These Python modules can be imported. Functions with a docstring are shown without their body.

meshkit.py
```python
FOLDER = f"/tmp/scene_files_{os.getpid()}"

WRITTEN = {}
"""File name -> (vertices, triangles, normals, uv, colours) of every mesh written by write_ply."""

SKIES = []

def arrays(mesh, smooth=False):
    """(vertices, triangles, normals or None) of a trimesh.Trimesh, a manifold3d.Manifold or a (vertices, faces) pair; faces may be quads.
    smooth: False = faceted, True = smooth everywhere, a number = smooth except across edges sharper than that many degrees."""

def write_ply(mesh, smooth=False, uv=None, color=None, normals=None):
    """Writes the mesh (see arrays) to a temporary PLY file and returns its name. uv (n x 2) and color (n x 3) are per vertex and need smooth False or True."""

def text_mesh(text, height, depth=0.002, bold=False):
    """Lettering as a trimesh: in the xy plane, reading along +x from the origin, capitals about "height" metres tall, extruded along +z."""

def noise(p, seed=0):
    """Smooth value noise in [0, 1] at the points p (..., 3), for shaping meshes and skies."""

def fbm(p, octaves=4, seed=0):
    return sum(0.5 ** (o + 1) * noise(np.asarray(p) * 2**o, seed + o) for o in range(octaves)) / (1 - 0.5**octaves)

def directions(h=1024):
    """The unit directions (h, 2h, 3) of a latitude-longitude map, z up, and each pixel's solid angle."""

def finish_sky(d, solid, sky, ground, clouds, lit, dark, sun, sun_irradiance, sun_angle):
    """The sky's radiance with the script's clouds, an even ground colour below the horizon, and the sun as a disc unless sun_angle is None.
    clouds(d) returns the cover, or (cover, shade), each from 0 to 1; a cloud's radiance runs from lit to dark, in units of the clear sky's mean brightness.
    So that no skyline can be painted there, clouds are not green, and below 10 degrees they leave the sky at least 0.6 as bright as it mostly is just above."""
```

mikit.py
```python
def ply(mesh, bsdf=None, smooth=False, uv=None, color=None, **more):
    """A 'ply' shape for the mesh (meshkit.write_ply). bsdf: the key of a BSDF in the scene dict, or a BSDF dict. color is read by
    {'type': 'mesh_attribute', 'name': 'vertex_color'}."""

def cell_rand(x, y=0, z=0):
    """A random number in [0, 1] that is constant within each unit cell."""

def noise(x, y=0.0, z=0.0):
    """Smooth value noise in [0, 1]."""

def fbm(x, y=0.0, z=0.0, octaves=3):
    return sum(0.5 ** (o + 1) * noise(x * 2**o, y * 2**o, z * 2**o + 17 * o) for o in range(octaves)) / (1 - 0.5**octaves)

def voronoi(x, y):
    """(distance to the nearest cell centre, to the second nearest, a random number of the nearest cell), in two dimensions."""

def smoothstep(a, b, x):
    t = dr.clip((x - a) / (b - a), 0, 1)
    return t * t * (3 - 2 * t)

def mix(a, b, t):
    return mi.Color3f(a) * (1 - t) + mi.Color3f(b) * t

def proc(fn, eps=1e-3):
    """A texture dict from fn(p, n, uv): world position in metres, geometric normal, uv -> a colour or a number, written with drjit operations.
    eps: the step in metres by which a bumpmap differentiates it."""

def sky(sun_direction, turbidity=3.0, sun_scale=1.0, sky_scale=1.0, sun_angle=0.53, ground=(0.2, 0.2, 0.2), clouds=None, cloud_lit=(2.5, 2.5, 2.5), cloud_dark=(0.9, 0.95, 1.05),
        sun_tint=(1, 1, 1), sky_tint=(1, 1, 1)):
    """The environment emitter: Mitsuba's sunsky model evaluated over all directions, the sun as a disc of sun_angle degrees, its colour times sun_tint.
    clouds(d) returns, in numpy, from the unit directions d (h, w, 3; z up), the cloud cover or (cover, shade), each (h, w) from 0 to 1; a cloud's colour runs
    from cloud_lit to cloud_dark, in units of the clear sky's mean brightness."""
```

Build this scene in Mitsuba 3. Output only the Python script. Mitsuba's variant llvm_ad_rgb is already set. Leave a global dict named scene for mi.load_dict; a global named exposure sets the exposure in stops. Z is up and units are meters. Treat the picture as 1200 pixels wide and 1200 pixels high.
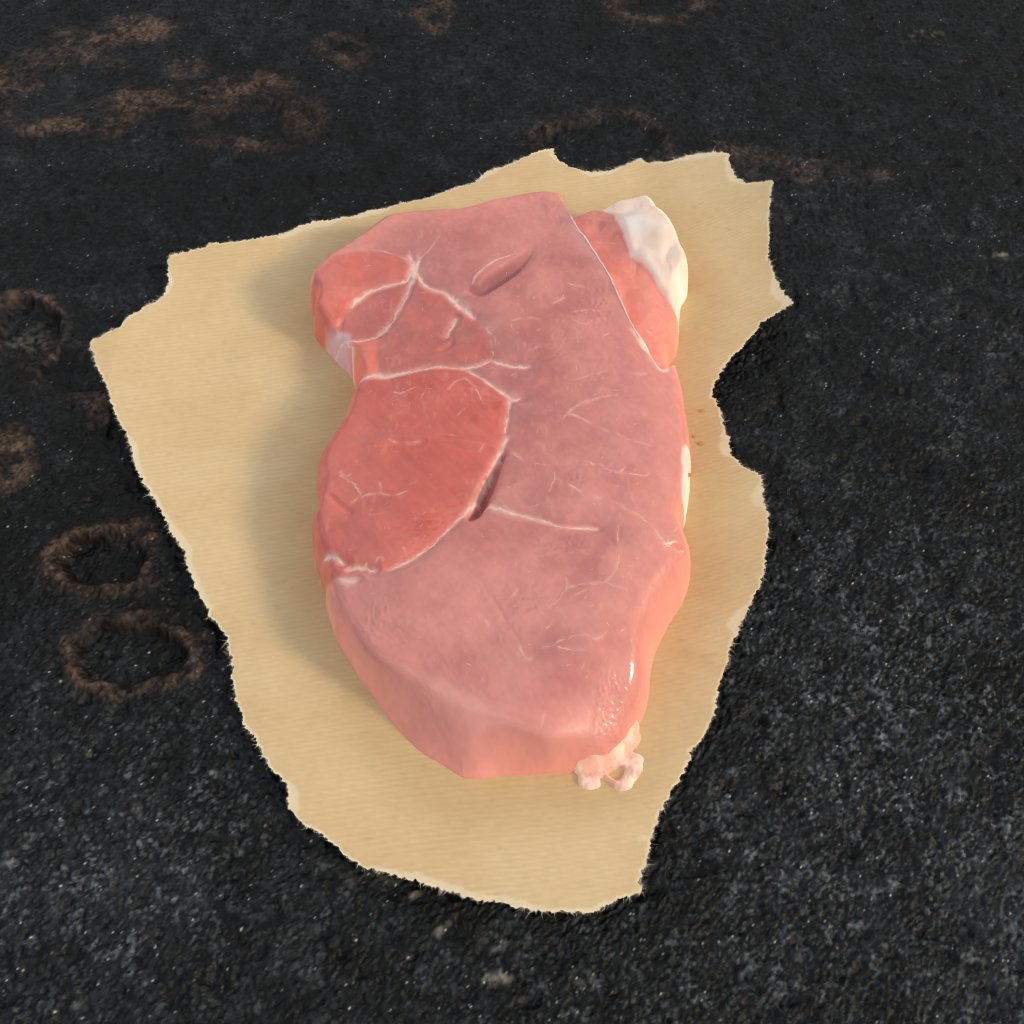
import math, numpy as np, trimesh, mitsuba as mi, drjit as dr, mikit, meshkit
from scipy import ndimage
from scipy.interpolate import RBFInterpolator
from scipy.spatial import Delaunay, cKDTree
import shapely
from shapely.geometry import Polygon
import manifold3d as m3

T = mi.ScalarTransform4f
scene, labels = {}, {}
rng = np.random.default_rng(7)

# ---------------------------------------------------------------- camera, sky, sun, exposure
D, PITCH, FOV = 314.0 / 1000, math.radians(57.0), 48.0
scene['camera'] = {'type': 'perspective', 'fov': FOV, 'fov_axis': 'x', 'near_clip': 0.01, 'far_clip': 50.0,
                   'to_world': T().look_at(origin=[0, -D * math.cos(PITCH), D * math.sin(PITCH)], target=[0, 0, 0], up=[0, 0, 1])}
SUN_AZ, SUN_EL = -20.0, 28.0
a, e = math.radians(SUN_AZ), math.radians(SUN_EL)
def thin_cloud(d):
    n = meshkit.fbm(d * np.array([3.2, 3.2, 4.0]) + 11, 5, seed=9)
    # thin overcast, brightest overhead as overcast skies are; unseen patches added for glints
    return np.clip((n - 0.30) * 3.0, 0.7, 1.0), np.clip(0.38 + 0.40 * (1 - d[..., 2]) ** 0.8 + 5.0 * (0.52 - n), 0, 1)
scene['sky'] = mikit.sky([math.cos(a) * math.cos(e), math.sin(a) * math.cos(e), math.sin(e)], turbidity=4, sun_scale=0.46, sun_angle=10.0,
                         clouds=thin_cloud, cloud_lit=(3.6, 3.5, 3.42), cloud_dark=(0.85, 0.84, 0.83), sun_tint=(0.96, 0.98, 1.0))
exposure = 1.8

# ---------------------------------------------------------------- measured outlines and lines, in millimetres on the slab (x right, y away from the camera)
PAPER = [(-125.66,57.43),(-117.16,63.51),(-115.79,67.04),(-106.77,76.58),(-105.84,82.03),(-108.05,91),(-108,93.99),(-102.51,95.97),(-97.53,98.27),(-96.53,100.64),(-91.12,100.26),(-82,102.72),(-74.09,104.95),(-63.7,111.24),(-56.84,112.03),(-47.41,116.02),(-37.83,119.24),(-28.15,122.45),(-18.42,127.24),(-12.79,129.63),(-8.02,135.24),(0,138.86),(7.24,144.11),(13.65,146.13),(15.01,141.28),(19.24,137.25),(25.76,134.84),(31.48,134.84),(37.92,137.65),(43.25,140.98),(45.09,138.31),(53.49,137.51),(60.04,139.53),(66.87,138.8),(72.22,137.55),(71.8,130.1),(73.69,124.73),(75.97,121.19),(79.89,121.05),(84.13,119.53),(81.84,110.82),(80.73,103.44),(79.92,94.25),(78.62,87.28),(79.48,79.8),(81.01,72.28),(83.44,66.73),(77.51,62.99),(73.22,61.1),(70.32,56.48),(65.43,51.02),(61.4,46.68),(59.34,42.59),(57.44,37.57),(59.48,31.62),(59.45,26.44),(61.2,20.75),(60.49,15.88),(63.17,11.09),(67.49,7.76),(67.61,1.03),(67.85,-4.47),(67.51,-11.1),(65.65,-19.91),(63.49,-25.93),(59.47,-34.06),(55.65,-40.85),(53.43,-46.52),(50.73,-53.19),(49.24,-60.47),(46.21,-65.07),(42.82,-69.23),(41.47,-73.44),(37.36,-79.66),(34.01,-84.75),(32.68,-89.74),(30.97,-94.69),(28.71,-99.56),(28.7,-102.44),(25.6,-103.39),(21.74,-104.72),(17.29,-107.17),(11.28,-106.98),(4.7,-106.61),(-0.57,-105.67),(-9.47,-103.77),(-13.32,-101.87),(-20.06,-100.33),(-24.87,-99.75),(-33.71,-96.84),(-37.83,-93.7),(-41.99,-90.74),(-48.25,-86.75),(-51.08,-84.14),(-52.73,-81.71),(-52.26,-78.63),(-53.89,-76.56),(-57.79,-72.36),(-61.48,-67.01),(-64.69,-62.65),(-66.71,-58.21),(-67.99,-54.83),(-69.9,-46.78),(-72.68,-37.26),(-77.68,-32.44),(-83.5,-22.53),(-86.43,-14.85),(-91.45,-7.04),(-95.46,-0.39),(-99.91,5.8),(-104.64,13.25),(-107.94,22.74),(-113.85,32.02),(-117.22,41.15),(-122.01,49.18)]
OUTLINE = [(-61.35,71.85,6),(-61.56,76.77,6),(-58.36,84.29,7),(-54.77,88.3,8),(-49.76,93.18,8),(-44.8,98.05,9),(-41.03,101.85,9),(-36.19,103.07,9),(-29.5,103.45,9),(-21.34,102.8,9),(-15.95,102.09,9),(-11.45,103.24,9),(-6.66,105.2,9),(-2.13,106.01,9),(2.67,107.17,9),(9.34,107.95,9),(13.33,107.17,9),(16.53,105.59,8),(19.25,104.34,7),(25.56,106.98,5),(28.12,105.49,5),(32.16,107.47,5),(36.1,107.52,5),(39.35,108.29,5),(42.12,108.25,5),(44.12,106.98,5),(46.08,102.68,5),(47.92,96.92,5),(49.95,92.65,5),(51.76,87.02,5),(53.86,82.2,5),(54,79.22,5),(53.45,75.79,5),(51.34,72.26,5),(50.58,66.01,6),(49.65,57.52,6),(48,52.53,6),(45.61,49.05,6),(46.07,45.17,6),(47.56,38.8,7),(48.54,32.56,7),(49.01,23.44,7),(49.3,16.77,6),(48.81,8.1,6),(47.75,1.08,6),(46.33,-4.97,6),(44.8,-9.82,5),(43.93,-12.22,5),(45.32,-14.59,6),(46.37,-18.25,7),(46.53,-21.6,7),(45.55,-25.42,8),(43.44,-29.68,9),(40.69,-34.12,9),(38.92,-37.52,10),(36.71,-41.36,10),(35.32,-44.43,9),(34.2,-48.41,9),(33.69,-53.01,7),(32.73,-58.21,6),(31.73,-60.88,6),(29.89,-63.97,7),(28.23,-67.88,7),(26.03,-70.87,7),(22.26,-73.42,7),(18.18,-74.26,7),(15.35,-74.26,9),(13.53,-74.47,6),(7.06,-74.89,6),(-0.6,-75.1,6),(-5.64,-75.72,6),(-9.05,-76.35,7),(-12.08,-75.72,7),(-15.17,-73.63,7),(-20.97,-70.23,7),(-25.24,-66.36,7),(-28.97,-61.99,7),(-33.05,-56.42,6),(-36.97,-51.41,6),(-41.8,-43.72,6),(-45.02,-38.46,6),(-47.22,-31.66,7),(-48.64,-25.42,7),(-50.1,-21.6,6),(-51.25,-18.77,5),(-52.39,-13.8,5),(-53.22,-9.82,5),(-52.4,-6.33,5),(-52.03,-0.31,6),(-53.32,6.12,6),(-53.01,10.39,6),(-51.59,14.59,7),(-49.19,19.87,7),(-47.28,25.85,7),(-45.93,33.49,6),(-44.29,37.86,5),(-45.22,40.38,5),(-46.27,44.53,5),(-48.01,47.75,5),(-50.73,50.36,5),(-53.29,53.98,5),(-55.68,56.76,5),(-58.27,60.12,5),(-59.63,62.6,4),(-58.67,66.01,4),(-58.76,68.53,5),(-60.58,70.36,6)]
MAIN_H = [(-54.91,66.6,15),(-51.25,81.53,14),(-41.54,91.37,15),(-15.43,91.49,19),(10.28,94.09,21),(17.23,86.8,22),(22.19,69.94,22),(33,41.54,21),(43.23,15.05,17),(0,57.52,21),(-36.83,56.56,15),(-49.5,55.26,11),(-40.97,42.24,13),(-24.06,45.95,16),(0,27.21,20),(-27.19,14.29,18),(-43.14,10.88,15),(-47.13,-10.13,14),(-47.52,-22.89,14),(-32.04,-17.82,18),(-8.56,-14.03,20),(21.72,-4.32,21),(42.23,-12.08,17),(38.78,-27.72,18),(8.16,-38.36,20),(-30.71,-41.37,17),(-43.47,-36.89,13),(-36.54,-50.96,13.5),(-21.95,-57.18,15),(-7.88,-62.78,15.5),(3.91,-67.82,15),(19.84,-55.32,18),(10.71,-72.18,13),(29,-56.09,15),(26.94,-66.38,9),(17.69,-75.38,8),(0,-78.64,14),(-23.47,-70.11,13)]
FLAP_H = [(23.76,99.11,13),(26.02,89.8,13),(30.81,82.04,13.5),(39.88,64.16,14),(44.25,52.73,12),(43.73,43.96,11),(34.41,103.15,14.5),(37.55,92.91,17),(43.03,78.47,17),(49.06,68.52,13),(17.26,102.9,13),(34.1,48.6,13)]
REGIONS = {'lobe_muscle': [(-63.7,65.75),(-59.14,71.75),(-53.28,81.42),(-48.76,82.54),(-43.56,82.36),(-39.08,81.37),(-34.32,79.56),(-30.85,76.91),(-30.13,72.67),(-31.51,69.8),(-37.03,68.87),(-42,67.18),(-45.62,64.43),(-47.74,61.53),(-49.64,58.63),(-51.06,56.65),(-54.5,56.93),(-57.84,55.58),(-62.79,53.07)],'fold_muscle': [(-30.58,71.37),(-31.49,69.46),(-37.01,68.53),(-41.98,66.86),(-45.6,64.14),(-47.74,61.53),(-49.64,58.63),(-51.06,56.65),(-55.38,55.24),(-57.73,53.93),(-55.19,52.4),(-50.5,51.94),(-43.57,50.3),(-39.03,50.59),(-36.15,52.89),(-34.32,56.18),(-32.06,60.63),(-29.31,65.84)],'middle_muscle': [(-29,70.13),(-26.14,68.06),(-23.53,65.4),(-19.22,63.15),(-14.62,57.33),(-10.87,52.93),(-7.65,46.84),(-5.68,41.36),(-5.4,36.78),(-8.22,35.93),(-12.44,34.97),(-18.89,36.55),(-26.03,36.22),(-31.98,35.41),(-37.55,35.7),(-38.35,40.07),(-38.68,44.95),(-39,49.99),(-36.12,52.3),(-34.05,55.84),(-31.79,60.28)],'edge_muscle': [(-45.74,50.75),(-43.2,50.72),(-39.17,51.18),(-38.59,45.77),(-37.72,36.87),(-40.62,36.44),(-45.05,36.62),(-48.42,41.2),(-47.88,46.19)],'oval_muscle': [(-48.67,32.09),(-43.54,34.56),(-37.5,35.04),(-31.94,34.75),(-26,35.57),(-18.87,35.9),(-12.43,34.35),(-8.14,30.41),(-4.62,27.01),(-1.15,23.43),(-0.23,20.69),(-1.13,16.33),(-1.79,9.73),(-2.66,6.39),(-4.4,1.49),(-6.54,-3.78),(-8.64,-8.92),(-10.71,-13.21),(-13.85,-16.45),(-15.91,-18.92),(-18.96,-22.55),(-23.05,-26.01),(-26.12,-28.19),(-30.3,-29.19),(-34.56,-29.77),(-40,-29.57),(-48.4,-28.74),(-54.77,-24.17),(-54.02,-9.18),(-54.21,4.24)],'silver_skin': [(-58.69,58.09),(-56.07,55.96),(-51.31,55.49),(-46.6,54.12),(-47.26,49.59),(-47.15,45.49),(-47.67,40.13),(-54.35,47.61),(-59.98,55.38)],'edge_fat': [(44.42,7.65),(46,9.81),(49.62,11.06),(49.21,1.08),(46.21,-6.83),(43.96,-6.58),(43.57,-2.88),(44.52,0.22),(43.92,4.25)],'flap_muscle': [(24.3,114.29),(26.99,107.63),(26.87,104.55),(27.82,102.11),(30.83,99.54),(32.56,93.31),(33.99,86.69),(35.45,80.33),(38.51,77.18),(42.01,71.64),(43.65,68.43),(46.3,65.13),(48.9,61.89),(52.94,61.7),(51.52,49.17),(48.4,40.07),(44.75,40.6),(42.09,33.97),(39.52,38.73),(37.61,42.86),(35.47,47.45),(33.97,50.72),(31.89,56.92),(30.88,61.09),(29.16,65.98),(26.5,72.66),(23.53,79.5),(20.73,85.55),(18.63,91.25),(16.52,97.62),(14.38,105.25)],'fat_cap': [(25.78,118.08),(37.88,118.32),(48.17,114.08),(52.06,97.52),(50.94,82.15),(55.23,74.43),(54.66,64.53),(51.88,61),(48.9,61.89),(46.3,65.13),(43.65,68.43),(42.01,71.64),(38.51,77.18),(35.45,80.33),(33.99,86.69),(32.56,93.31),(30.83,99.54),(27.82,102.11)],'flap_area': [(24.16,110.45),(30.36,117.7),(36.56,118.61),(49.48,113.89),(52.67,88.66),(57.3,74.6),(56.58,63.12),(53.53,49.35),(50.26,38.77),(45.45,40.09),(42.09,33.97),(39.52,38.73),(37.61,42.86),(35.47,47.45),(33.97,50.72),(31.89,56.92),(30.88,61.09),(29.16,65.98),(26.5,72.66),(23.53,79.5),(20.73,85.55),(18.63,91.25),(16.52,97.62),(14.38,105.25)]}
SEAMS = [[(-28.69,74.5,9),(-30.75,69.7,4),(-37.03,68.87,4),(-42,67.18,6),(-45.6,64.14,6),(-47.27,62.29,2)],[(-29,70.13,5),(-30.32,65.97,4),(-32.06,60.63,5),(-34.32,56.18,5),(-36.15,52.89,7),(-39.05,50.9,5),(-43.59,50.61,4),(-50.5,51.94,4),(-54.97,52.71,2)],[(-28.09,72.36,9),(-26.14,68.06,5),(-23.53,65.4,4),(-19.23,63.47,4),(-16.67,60.51,9),(-14.38,57.29,13),(-12.13,55.02,11),(-10.39,52.85,4)],[(-30.45,79.29,4),(-29.3,76.67,9),(-28.63,73.13,15),(-28.28,71.04,11),(-29.4,67.84,5)],[(-27.32,78.08,3),(-27.73,75.73,6),(-28.34,72.4,8)],[(-15.77,54.11,3),(-16.69,51.5,6),(-17.85,49.55,5),(-18.28,47.48,2)],[(-44.4,36.04,7),(-41.7,35.85,7),(-38.07,36.13,8),(-35.1,35.27,9),(-32,35.74,5),(-26.05,36.55,5),(-22.49,37.06,6),(-18.89,36.55,4),(-12.44,34.97,4),(-8.22,35.93,4),(-5.41,37.38,3)],[(-5.88,37.14,3),(-2.34,35.2,5),(0.7,33.98,4),(3.72,33.4,6),(5.12,33.88,2)],[(-12.19,34.32,2),(-8.14,30.41,3),(-4.62,27.01,4),(-1.15,23.72,6),(0.23,22.13,7),(2.74,22.54,2)],[(-0.46,22.48,6),(-0.91,19.55,3),(-1.35,15.47,2),(-1.79,10.58,4)],[(-0.89,9.4,7),(-2.22,6.64,6),(-4.4,1.22,7),(-6.54,-3.78,7),(-8.64,-8.4,7),(-10.73,-12.44,5),(-13.23,-15.45,3),(-15.91,-18.67,3),(-18.97,-22.3,2),(-23.06,-25.77,2),(-26.13,-27.95,3),(-30.3,-29.19,2)],[(-33.51,-29.23,4),(-36.17,-28.13,12),(-38.6,-27.51,10),(-40.76,-27.86,3)],[(-43.51,-29.46,2),(-41.72,-29.96,5),(-39.47,-31.01,9),(-37.76,-30.4,2)],[(-10.04,-14.75,3),(-8.14,-13.28,7),(-5.8,-11.59,9),(-3.86,-12.45,7),(-0.64,-14.12,4),(6.37,-16.41,3),(12.68,-18.77,2),(19.44,-18.94,3),(21.56,-19.09,1)],[(-48.49,51.75,2),(-45.46,48.54,3),(-46.41,42.08,4),(-44.77,37.43,5)],[(35.93,42.51,3),(37.48,40.34,8),(39.27,38.25,14),(40.33,36.12,12),(41.15,33.98,5)],[(33.76,46.5,4),(34.84,44.48,7),(36.19,42.83,7),(37.08,41.75,3)],[(-47.99,-22.58,3),(-45.76,-22.66,8),(-43.44,-24.2,6),(-41.56,-25.89,2)]]
RIM = [(17,90.22,2),(19.12,85.26,4),(21.93,79.19,6),(24.9,72.35,5),(27.57,65.67,4),(30.3,56.6,4),(32.39,50.39,3),(34.53,45.65,3),(36.03,42.51,2)]
MARBLING = [[(-28.72,75.2,3),(-30.14,78.19,2),(-30.83,81.81,1)],[(-27.77,76.77,3),(-25.32,79.15,2),(-22.42,83.92,2),(-21.46,85.9,1)],[(-31.12,77.3,3),(-34.34,79.92,2),(-39.12,82.08,2),(-46.28,84.12,1)],[(14.66,16.29,5),(18,14.92,2),(22.42,12.31,2),(25.51,10.9,3)],[(27.32,10.82,2),(29.5,9.15,3),(32.88,8.52,2),(37.37,7.29,1)],[(14.66,16.29,4),(17.22,18.89,2),(19.33,20.66,3),(20.91,20.43,6)],[(20.92,20.72,3),(23.95,22.02,2),(28.37,23.22,3)],[(14.43,16,2),(11.66,12.88,1)],[(22.34,0.06,1),(24.91,-1.87,2),(27.75,-2.6,3),(31.77,-2.29,2),(34.68,-2.39,2),(35.45,-0.92,1)],[(27.3,-2.66,2),(28.73,-0.85,2),(29.26,0.58,1)],[(10.89,-2.63,2),(10.84,-5.02,5),(10.15,-7.1,3),(9.25,-8.9,1)],[(11.49,-4.77,4),(13.83,-6.37,3),(15.95,-7.93,3),(18.08,-8.93,3)],[(18.46,2.31,3),(19.72,0.44,5),(21.44,-0.56,3)],[(20.62,-10.1,4),(22.34,-10.5,3)],[(25.34,-11.26,3),(27.44,-12.58,2),(29.96,-14.33,2)],[(29.99,-13.81,2),(32.49,-15.54,3),(35.16,-18,4),(37.3,-21.52,9),(38.28,-22.9,6)],[(41.85,-16.55,2),(40.12,-18.85,4),(38.1,-22.42,8)],[(40.86,-20.53,2),(39.23,-21.76,4)],[(26.52,-17.98,2),(25.9,-21.76,3),(26.57,-25.37,3),(25.54,-29.04,3),(25.26,-30.71,2),(22.58,-34.79,4),(20.52,-34.86,3),(17.42,-35.37,2),(13.31,-36.02,3)],[(12.96,-33.5,2),(13.1,-36.24,3),(11.83,-38.47,3),(10.58,-39.78,4),(8.52,-41.5,2)],[(22.58,-34.79,2),(25.43,-35.79,2),(28.11,-36.27,2)],[(22.29,-47.37,3),(20.61,-49.13,7),(19.39,-49.81,4),(17.43,-48.18,2),(14.41,-48.6,2),(11.59,-49.8,3),(9.98,-50.78,5),(6.79,-51.08,2)],[(10.18,-50.79,4),(11.95,-51.86,4),(14.94,-51.91,3),(17.52,-52.1,3)],[(1.6,-50.47,2),(2.59,-52.76,6),(3.78,-54.41,8),(4.78,-53.44,3)],[(1,-52.09,2),(2.39,-53.15,3)],[(16.56,27.52,2),(20.76,29.02,3),(25.45,30.64,3)],[(32.45,30.62,2),(35.51,30.67,5),(36.73,31.37,2)],[(-0.72,49.18,2),(1.43,49.85,4),(3.59,50.26,3),(7.87,49.04,3)],[(-0.48,48.85,2),(0.48,45.69,2),(1.9,44.63,1)],[(16.68,49.05,2),(18.06,47.48,3),(20.41,46.55,4),(22.84,48.11,3)],[(15.82,61.91,3),(17.99,61.23,4),(22.07,59.92,2)],[(11.54,54.53,3),(13.25,55.76,6),(14.96,56.69,3)],[(17.22,51.24,2),(21.56,52.18,2),(25.11,51.28,1)],[(-34.09,-3.14,2),(-33.7,-5.61,3),(-33.82,-7.19,2)],[(-38.76,-7.18,5),(-36.77,-6.72,3),(-33.84,-6.92,3),(-30.43,-8.18,4),(-28.26,-7.64,3),(-26.55,-6.75,2)],[(-35.54,-11.39,1),(-36.3,-13.35,2),(-34.09,-13.18,2),(-31.23,-13.32,3)],[(-12.82,30.97,5),(-15.6,29.73,3),(-17.36,26.45,2)],[(-12.58,30.62,4),(-10.42,27.59,3),(-8.73,24.06,2),(-7.53,20.63,3)],[(-26.36,28.77,2),(-30.25,26.7,3),(-32.7,28.05,4)],[(-32.69,10.32,1),(-31.03,9.49,2),(-26.89,8.68,2),(-23.5,8.65,1)],[(-7.19,48.6,3),(-6.2,46,3),(-4.75,43.96,3),(-4.73,41.23,2)],[(-5.94,43.52,2),(-5.43,39.81,3),(-5.64,36.81,3)],[(-12.54,39.35,2),(-12.95,36.3,2),(-11.25,34.5,2)],[(8.54,45.93,1),(6.64,45.13,3)],[(4.69,38.67,2),(7.52,39.95,4)],[(-1.16,30.29,2),(1.39,30.94,3)],[(-0.44,4.33,2),(1.32,3.14,3),(3.29,0.59,2)],[(5.47,-0.04,3),(7,-0.36,2),(8.74,-0.69,2)],[(-3.45,-9.91,3),(-2.15,-11.76,4),(0.43,-13.91,4),(1.28,-14.96,2)],[(-26.64,-4.88,1),(-24.05,-3.76,1)],[(-27.26,-26.42,3),(-25.83,-25.34,4),(-26.99,-23.31,1)],[(-31.5,-26.92,1),(-32.9,-25.07,2),(-33.63,-27.34,1)],[(16.87,-54.48,1),(16.24,-56.38,2)],[(22.87,-55.59,1),(22.23,-57.78,1)],[(5.44,-70.71,2),(6.63,-68.73,3),(7.44,-66.03,3)],[(-1.97,-63.34,3),(-0.59,-61.78,3)],[(8.04,-46.72,2),(9.69,-44.4,1)],[(14.67,-38.53,1),(18.42,-36.27,1)],[(0,-38.17,3),(1.44,-35.96,2)],[(-8.12,-42.37,1),(-5.05,-45.65,1)],[(-41.85,0.58,2),(-44.07,-0.38,5),(-45.18,1.98,6),(-43.35,-0.77,7),(-40.9,-2.82,5),(-38.82,-6.37,6),(-40.49,-8.18,6),(-41.97,-9.48,3)],[(-23.27,28.07,1),(-24.91,23.43,1)],[(-12.54,19.2,1),(-14.74,16.33,2)],[(-14.53,8.96,2),(-16.35,9.93,2)],[(-8.2,5.26,3),(-7.11,6.89,2)]]
FLAP_VEINS = [[(24.7,88.93,2),(27.25,88.21,3),(30.5,86.73,3),(32.18,84.84,2)],[(32.18,84.84,2),(29.6,83.34,2),(27.72,80.91,2)],[(31.8,76.52,3),(34.94,74.67,2),(35.79,71.89,2)],[(34,70.9,2),(32.49,75.31,2),(30.94,74.26,1)],[(26.86,91.42,2),(29.25,93.37,1)],[(25.79,83.6,2),(27.44,80.24,3)],[(41.81,53.87,4),(44.08,58.11,3),(43.76,61.08,1)],[(44.8,53.4,2),(46.36,54.23,3)],[(35.73,56.31,3),(38.05,53.41,6),(40.39,50.72,5)]]
CREASES = {'gap': [(-1.99,4.13,8),(-3.94,-0.69,16),(-5.65,-4.87,24),(-7.34,-8.97,26),(-8.99,-13.51,20),(-10.67,-15.5,8)],'pit': [(-21.04,42.96,2),(-19.11,42.96,5),(-17.21,43.88,5),(-16.57,47.17,2)],'lip': [(-50.32,56.65,6),(-49.14,58.6,4),(-50.02,55.57,3)],'notch': [(38.06,-22.92,6),(42.44,-22.56,16)],'fold': [(-9.11,-31.63,0.5),(-6.57,-35.8,1),(-3.25,-41.19,1.5),(0,-46.86,1),(2.4,-50.29,0.5)],'fold_two': [(11.12,-22.65,0.5),(13.38,-24.6,1.5),(15.83,-26.51,1.5),(18.72,-27.42,0.5)],'nick': [(-47.6,-4.82,4),(-44.31,-8.53,6),(-40.88,-11.77,5)],'nook': [(-43.54,-25.82,4),(-41.37,-25.45,7),(-39.75,-26.64,4)]}
LEDGE = [(-36.07,9.4,2),(-32.21,9.96,5),(-28.05,9.1,6),(-23.5,8.65,6),(-16.73,7.64,5),(-6.65,5.46,3)]
SHOULDER = [(-48.18,-31.88),(-45.53,-38.39),(-41.54,-45.6),(-34.46,-50.79),(-21.97,-56.58),(-7.87,-63.58),(3.9,-69),(10.11,-72.97),(14.85,-76.75),(17.56,-81.79)]
SCRAP = [(15.31,-71.14),(16.95,-70.29),(18.92,-71.56),(20.5,-72.4),(22.12,-71.98),(24.19,-70.72),(25.72,-68.59),(26.86,-66.02),(28.23,-63.42),(29.69,-62.98),(30.73,-66.02),(30.23,-67.52),(28.76,-68.38),(28.11,-69.23),(28.65,-70.29),(30.28,-70.08),(31.01,-71.35),(30.45,-73.87),(28.89,-76.57),(27.58,-78.63),(26.17,-79.04),(24.22,-78.43),(21.94,-76.16),(20.57,-75.54),(20.15,-75.95),(20.68,-77.61),(18.85,-78.63),(16.87,-78.43),(15.93,-76.99),(15.59,-75.12)]
HOLLOW = [(22.22,-75.15),(24.09,-73.68),(26.14,-72.85),(26.86,-74.31),(26.17,-75.98),(24.91,-77.22),(23.56,-76.39)]
POCKET = [(-12.53,63.08),(-10.54,61.41),(-8.33,61.07),(-4.92,63.41),(-0.49,66.45),(2.98,69.85),(5.25,73.99),(6.03,77.13)]
POCKET_RIM = [(-11.8,63.87,2),(-10.86,66.67,5),(-8.43,69.99,5),(-5.47,72.33,4),(-1.99,73.67,2),(1.99,75.04,1)]
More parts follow.
